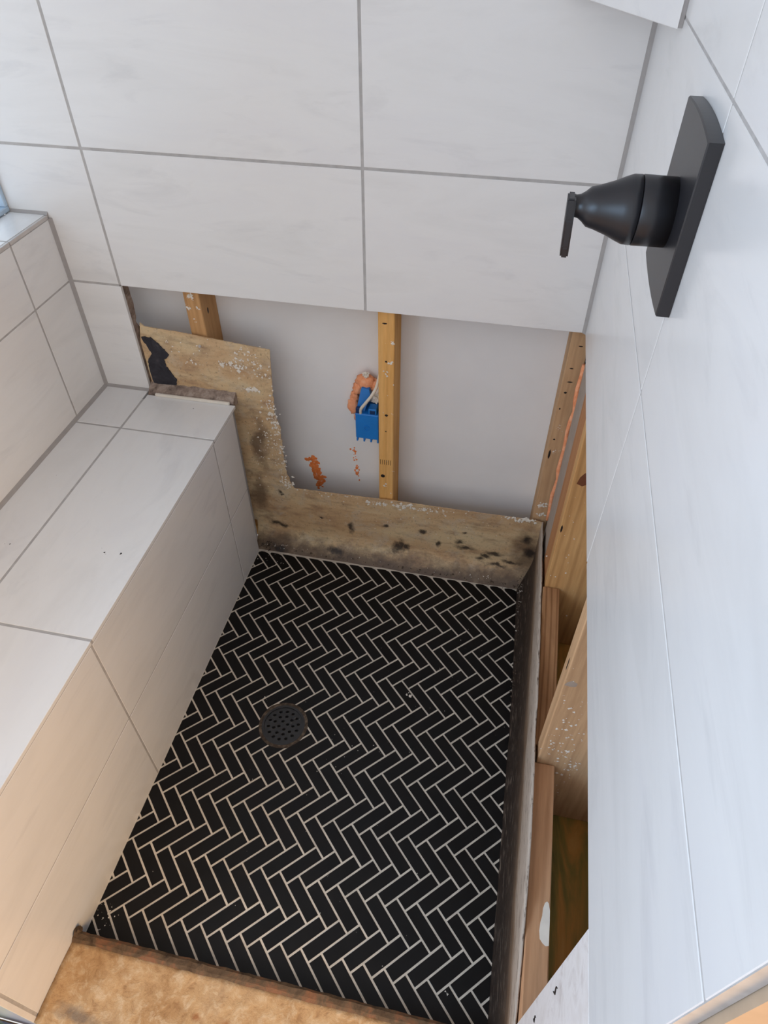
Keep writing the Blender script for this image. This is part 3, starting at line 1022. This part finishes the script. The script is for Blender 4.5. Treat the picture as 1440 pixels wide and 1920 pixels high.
for k in range(len(ctrl) - 1):
    p0, p1, p2, p3 = [Vector(ctrl[max(0, min(len(ctrl) - 1, k + d))]) for d in (-1, 0, 1, 2)]
    for q in range(5):
        t = q / 5
        dense.append(0.5 * ((2 * p1) + (-p0 + p2) * t + (2 * p0 - 5 * p1 + 4 * p2 - p3) * t * t + (-p0 + 3 * p1 - 3 * p2 + p3) * t ** 3))
dense.append(Vector(ctrl[-1]))
tube(bm, dense, 0.0042, 10)
tag(bm_obj('electrical_cable', bm, CABLE, smooth=True), 'white cable bending into the top of the blue box', 'cable')
bm = bmesh.new()
for c, r, f, s in (((-0.522, 0.093, 0.600), .026, (1.0, .55, .9), 1), ((-0.500, 0.094, 0.592), .020, (1, .6, 1), 2), ((-0.545, 0.097, 0.575), .016, (.9, .6, 1.2), 3), ((-0.560, 0.098, 0.515), .016, (.9, .6, 1.7), 4), ((-0.556, 0.1, 0.545), .013, (.9, .6, 1.3), 6), ((-0.553, 0.098, 0.475), .007, (1, .6, 1.4), 7)):
    blob(bm, c, r * 1.05, f, 0.38, 3, 2.2, s)
tag(bm_obj('foam_blob', bm, FOAM, smooth=True), 'lump of orange spray foam around the top of the blue box', 'foam')
bm = bmesh.new()
for c, r, s in (((-0.490, 0.085, 0.560), .014, 1), ((-0.482, 0.083, 0.578), .010, 2), ((-0.486, .088, .600), .010, 5), ((-0.520, .085, .627), .008, 6)):
    blob(bm, c, r, (1, .7, 1), 0.9, 3, 5.0, s)
tag(bm_obj('insulation_tuft', bm, PLASTER), 'white fluff packed between the blue box and the stud', 'insulation')


def smear(name, label, pts, n, spread, size):
    bm = bmesh.new()
    for k in range(n):
        t = random.random() * (len(pts) - 1)
        i = min(int(t), len(pts) - 2)
        f = t - i
        x = pts[i][0] + (pts[i + 1][0] - pts[i][0]) * f + random.gauss(0, spread)
        z = pts[i][1] + (pts[i + 1][1] - pts[i][1]) * f + random.gauss(0, spread)
        blob(bm, (x, 0.1108, z), random.uniform(.35, 1) * size, (random.uniform(.6, 1.3), .18, random.uniform(.7, 1.5)), 0.6, 1, 3, random.random() * 9)
    tag(bm_obj(name, bm, ORANGE), label, 'foam smear')


smear('foam_smear', 'wide orange foam smear low on the drywall, left of the blue box', [(-.706, .285), (-.694, .270), (-.690, .245), (-.684, .219), (-.676, .200), (-.684, .178)], 90, .0075, .0085)
smear('foam_smear', 'thin broken line of orange foam under the blue box', [(-.572, .352), (-.564, .324), (-.564, .294), (-.559, .269), (-.562, .242), (-.559, .223)], 40, .0030, .0040)

# ------------------------------------------------------------------ shower valve
vy, vz = -0.626, 1.3535
valve = tag(empty('shower_valve', (0, vy, vz)), 'matte black shower valve with arched plate and lever on the right wall', 'valve')
hw, hs, ha = 0.0790, 0.0840, 0.0885
pz = 1.3600
outl = []
for k in range(17):                                   # arched top, then bottom
    t = -1 + 2 * k / 16
    outl.append((hw * t, ha - (ha - hs) * t * t))
for k in range(17):
    t = 1 - 2 * k / 16
    outl.append((hw * t, -(ha - (ha - hs) * t * t)))
bm = bmesh.new()
levels = ((-0.0003, 1.0), (-0.0132, 1.0), (-0.0145, 0.985))
rings = [[bm.verts.new((x, vy + a * s, pz + b * s)) for a, b in outl] for x, s in levels]
n = len(outl)
for A, B in zip(rings, rings[1:]):
    for k in range(n):
        bm.faces.new((A[k], A[(k + 1) % n], B[(k + 1) % n], B[k]))
bm.faces.new(rings[0]); bm.faces.new(rings[-1][::-1])
bm_obj('escutcheon', bm, MATTE_BLACK, valve)
bm = bmesh.new()
lathe_x(bm, [(-0.0140, 0.0345), (-0.0480, 0.0350), (-0.0490, 0.0340)], vy, vz)
o = bm_obj('sleeve', bm, MATTE_BLACK, valve, True)
bm = bmesh.new()
lathe_x(bm, [(-0.0490, 0.0320), (-0.0500, 0.0348), (-0.0580, 0.0346), (-0.0660, 0.0315), (-0.0760, 0.0270), (-0.0900, 0.0222), (-0.0985, 0.0200), (-0.1040, 0.0150), (-0.1085, 0.0120), (-0.1140, 0.0110), (-0.1165, 0.0112)], vy, vz)
bm_obj('handle', bm, MATTE_BLACK, valve, True)
bm = bmesh.new()
lev = [(-0.0115, 0.012), (0.0115, 0.012), (0.0125, -0.010), (0.0115, -0.040), (0.0085, -0.053), (-0.0085, -0.053), (-0.0115, -0.040), (-0.0125, -0.010)]
prism(bm, lev, lambda a, b: (-0.1130 - b * 0.04, vy + a - 0.004, vz + b), lambda a, b: (-0.1220 - b * 0.04, vy + a - 0.004, vz + b))
bmesh.ops.bevel(bm, geom=list(bm.edges), offset=0.0018, segments=2, affect='EDGES')
bm_obj('lever', bm, MATTE_BLACK, valve)
for pob in valve.children:
    if pob.name.startswith(('sleeve', 'handle')):
        for e in pob.data.polygons: e.use_smooth = len(e.vertices) == 4

# ------------------------------------------------------------------ corner shelf
bm = bmesh.new()
prism(bm, [(-0.0060, -0.285), (-0.0060, -0.0002), (-0.158, -0.0002)], lambda x, y: (x, y, 1.4585), lambda x, y: (x, y, 1.525))
bmesh.ops.bevel(bm, geom=list(bm.edges), offset=0.0010, segments=1, affect='EDGES')
shelf = tag(bm_obj('corner_shelf', bm, TILE_X), 'white tiled corner shelf at the top right where two walls meet', 'shelf')

box_obj('grout_joint', (-0.0060, -0.0002, -0.2835, -0.0005, 1.460, 1.524), CAULK, shelf)

# ------------------------------------------------------------------ curb at the front
curb = tag(empty('shower_curb', (-0.43, -1.235, -0.05)), 'low stripped curb across the front of the shower', 'curb')
bm = bmesh.new()
NX, NYc = 70, 14
g = []
for i in range(NX + 1):
    x = XB + 0.0008 + (0.8540) * i / NX
    r = []
    for k in range(NYc + 1):
        y = -1.172 - 0.138 * k / NYc
        z = 0.047 + 0.0030 * noise.noise(Vector((x * 18, y * 18, 0))) + 0.0016 * noise.noise(Vector((x * 60, y * 60, 4)))
        r.append(bm.verts.new((x, y, z)))
    g.append(r)
for i in range(NX):
    for k in range(NYc):
        bm.faces.new((g[i][k], g[i + 1][k], g[i + 1][k + 1], g[i][k + 1]))
low = {}
border = [g[i][0] for i in range(NX + 1)] + [g[NX][k] for k in range(1, NYc + 1)] + [g[i][NYc] for i in range(NX - 1, -1, -1)] + [g[0][k] for k in range(NYc - 1, 0, -1)]
lows = [bm.verts.new((v.co.x, v.co.y, -0.05)) for v in border]
for k in range(len(border)):
    bm.faces.new((border[k], border[(k + 1) % len(border)], lows[(k + 1) % len(border)], lows[k]))
bm_obj('mud_bed', bm, CURB_MUD, curb, True)
bm = bmesh.new()
prev = None
for i in range(91):
    x = XB + 0.001 + 0.8525 * i / 90
    row = []
    for y, z in ((-1.1725, -0.03), (-1.1735, 0.0475), (-1.168, 0.0525), (-1.158, 0.0510), (-1.1525, 0.0440), (-1.1515, -0.03)):
        j = 0.0024 * noise.noise(Vector((x * 45, y * 60, z * 60))) + 0.0012 * noise.noise(Vector((x * 140, y * 60, z * 60)))
        row.append(bm.verts.new((x, y + (j * .6 if z > 0 else 0), z + (j if z > 0 else 0))))
    if prev:
        for q in range(6):
            bm.faces.new((prev[q], row[q], row[(q + 1) % 6], prev[(q + 1) % 6]))
    else:
        bm.faces.new(row)
    prev = row
bm.faces.new(prev[::-1])
bm_obj('broken_edge', bm, CURB_EDGE, curb)
bm = bmesh.new()
blob(bm, (XB + 0.006, -1.155, 0.052), 0.009, (.7, 1.2, 1.3), 0.7, 2, 3, 4)
bm_obj('mortar_lump', bm, CURB_EDGE, curb)

# ------------------------------------------------------------------ bathroom floor outside and the printed bag
tag(box_obj('floor_bathroom', (-2.2, 1.8, -4.2, -1.3115, -0.09, -0.0505), FLOOR_OUT), 'bathroom floor in front of the curb', 'floor', kind='structure')
bm = bmesh.new()
res = bmesh.ops.create_grid(bm, x_segments=22, y_segments=16, size=1)
for v in res['verts']:
    x = -0.985 + v.co.x * 0.185
    y = -1.372 + v.co.y * 0.058
    e = max(abs(v.co.x), abs(v.co.y))
    z = -0.049 + 0.118 * (1 - e ** 4) * (0.75 + 0.35 * noise.noise(Vector((x * 22, y * 22, 2)))) + 0.006 * noise.noise(Vector((x * 80, y * 80, 2)))
    v.co = Vector((x, y, max(-0.049, z)))
ex = bmesh.ops.extrude_face_region(bm, geom=list(bm.faces))
for q in ex['geom']:
    if isinstance(q, bmesh.types.BMVert): q.co.z = -0.0500
tag(bm_obj('printed_bag', bm, BAG, smooth=True), 'crumpled blue, green and yellow printed bag against the bench end', 'bag')

# ------------------------------------------------------------------ crumbs and flecks
def crumbs(name, label, spots_, mat, flat, size):
    bm = bmesh.new()
    for (x, y, z), n, sp, k in spots_:
        for _ in range(n):
            p = (x + random.gauss(0, sp[0]), y + random.gauss(0, sp[1]), z + random.gauss(0, sp[2]))
            chip(bm, p, random.uniform(.35, 1) ** 2 * size * k, flat)
    tag(bm_obj(name, bm, mat), label, 'debris', kind='stuff')


crumbs('plaster_flecks', 'white plaster flecks stuck to the tan liner sheet',
       [((x, 0.0105, z), n, (s, .0003, s2), k) for x, z, n, s, s2, k in
        [(-.886, .662, 14, .006, .006, 1.5), (-.851, .656, 34, .016, .010, 1.6), (-.821, .672, 30, .022, .012, 1.1), (-.825, .705, 22, .02, .006, .9), (-.782, .646, 20, .012, .012, 1.2),
         (-.815, .589, 16, .012, .003, 2.0), (-.969, .651, 8, .008, .003, 1.2), (-.775, .545, 24, .008, .014, 1.4), (-.768, .498, 40, .012, .016, 1.3), (-.80, .45, 30, .022, .03, .9), (-.768, .40, 40, .010, .04, .9),
         (-.765, .33, 30, .010, .03, .9), (-.752, .27, 26, .010, .010, 1.4), (-.83, .35, 16, .014, .05, .8), (-.484, .236, 26, .020, .006, 1.6), (-.413, .236, 34, .022, .006, 1.8), (-.342, .238, 26, .02, .005, 1.6),
         (-.30, .236, 14, .02, .006, 1.2), (-.069, .250, 30, .020, .004, 1.8), (-.036, .254, 16, .01, .004, 1.8), (-.62, .235, 20, .06, .010, .8), (-.2, .20, 26, .10, .03, .7), (-.45, .15, 40, .2, .05, .6), (-.98, .70, 26, .05, .018, .8), (-.757, .62, 16, .002, .06, .9), (-.760, .47, 50, .004, .05, 1.1), (-.752, .34, 40, .004, .05, 1.0), (-.74, .258, 16, .006, .006, 1.2), (-.81, .42, 50, .03, .06, .8), (-.60, .246, 20, .07, .002, .9), (-.18, .25, 14, .06, .003, .9)]],
       PLASTER, (1, .25, 1), 0.0040)
crumbs('stud_flecks', 'white plaster flecks stuck to the open studs',
       [((x, 0.0218, z), n, (s, .0003, s2), k) for x, z, n, s, s2, k in
        [(-.944, .838, 16, .004, .008, 1.8), (-.953, .807, 12, .004, .003, 1.5), (-.933, .806, 6, .003, .002, 1.4), (-.944, .770, 4, .002, .004, 1.0), (-.442, .716, 10, .003, .004, 1.5), (-.452, .685, 10, .003, .006, 1.5),
         (-.437, .769, 8, .002, .004, 1.4), (-.454, .299, 8, .003, .003, 1.6), (-.434, .649, 4, .001, .003, 1.2), (-.45, .55, 8, .008, .1, .6), (-.003, .506, 12, .006, .006, .9), (-.009, .579, 12, .006, .008, .8), (-.006, .309, 26, .007, .005, 1.8), (-.005, .272, 18, .006, .004, 1.8), (-.436, .40, 8, .003, .1, .7)]],
       PLASTER, (1, .25, 1), 0.0030)
crumbs('wall_bay_flecks', 'pale plaster splashes on the dusty stud and plate inside the right wall',
       [((x, -0.7384, z), n, (s, .0002, s2), k) for x, z, n, s, s2, k in [(.045, .50, 16, .012, .04, 1.5), (.055, .42, 34, .014, .04, 1.5), (.030, .40, 16, .010, .02, 1.3), (.07, .33, 40, .012, .03, 1.2), (.06, .24, 24, .014, .03, .8), (.02, .60, 8, .003, .03, .9)]]
       + [((.05, -0.2724, .35), 14, (.02, .0002, .06), 1.0), ((.045, -0.2724, .25), 12, (.02, .0002, .05), 1.0), ((.03, -0.2724, .52), 10, (.012, .0002, .06), .8)],
       PLASTER, (1, .22, 1.2), 0.0026)
crumbs('floor_dust', 'small pale crumbs of plaster scattered over the black floor',
       [((-.29, -.459, .0016), 6, (.004, .004, .0003), 2.0), ((-.664, -.548, .0014), 5, (.004, .004, .0003), 1.2), ((-.58, -.585, .0014), 4, (.02, .02, .0003), .7), ((-.43, -.645, .0014), 16, (.03, .03, .0003), .7),
        ((-.33, -.618, .0014), 10, (.03, .03, .0003), .6), ((-.5, -.9, .0014), 50, (.18, .14, .0003), .45), ((-.3, -.4, .0014), 50, (.2, .2, .0003), .45), ((-.81, -.07, .0016), 24, (.03, .012, .0004), .8), ((-.829, -1.11, .0016), 30, (.012, .015, .0003), .8),
        ((-.12, -.2, .0014), 16, (.05, .06, .0003), .6), ((-.096, -1.10, .002), 3, (.004, .004, .0003), 1.5)],
       PLASTER, (1, 1, .5), 0.0022)
crumbs('gutter_grit', 'grey grit lying in the gutter around the black floor',
       [((-.85 + .83 * k / 24, -.026, .007), 9, (.018, .004, .003), 1.0) for k in range(25)] + [((-.020, -.04 - .018 * k, .012), 7, (.004, .012, .005), 1.0) for k in range(22)] + [((-.83, -.03, .02), 50, (.016, .006, .010), 1.3), ((-.02, -.035, .02), 60, (.012, .012, .02), 1.3)],
       GRIME, (1, 1, .8), 0.0034)
crumbs('gutter_chips', 'pale plaster chips in the gutter corner of the black floor',
       [((-.022, -.05, .018), 30, (.006, .02, .008), 1.0), ((-.022, -.12, .016), 26, (.004, .04, .006), .9), ((-.78, -.028, .022), 22, (.03, .005, .006), .9), ((-.4, -.028, .016), 24, (.2, .004, .004), .7), ((-.13, -.024, .02), 12, (.05, .004, .003), .9)],
       PLASTER, (1, 1, .7), 0.0026)
crumbs('bench_specks', 'dark specks of dirt on the bench top',
       [((x, y, ZB + .0003), 1, (0, 0, 0), k) for x, y, k in ((-.953, -.567, 1.2), (-.941, -.577, 1.5), (-.937, -.581, 1.4), (-.906, -.573, 1.2), (-1.164, -.598, .8), (-1.153, -.596, .9), (-1.175, -.373, 1.0), (-1.189, -.151, .7), (-1.166, -.141, .6), (-.961, -.056, .9), (-.896, -.062, .9))],
       IRON, (1, 1, .3), 0.0030)
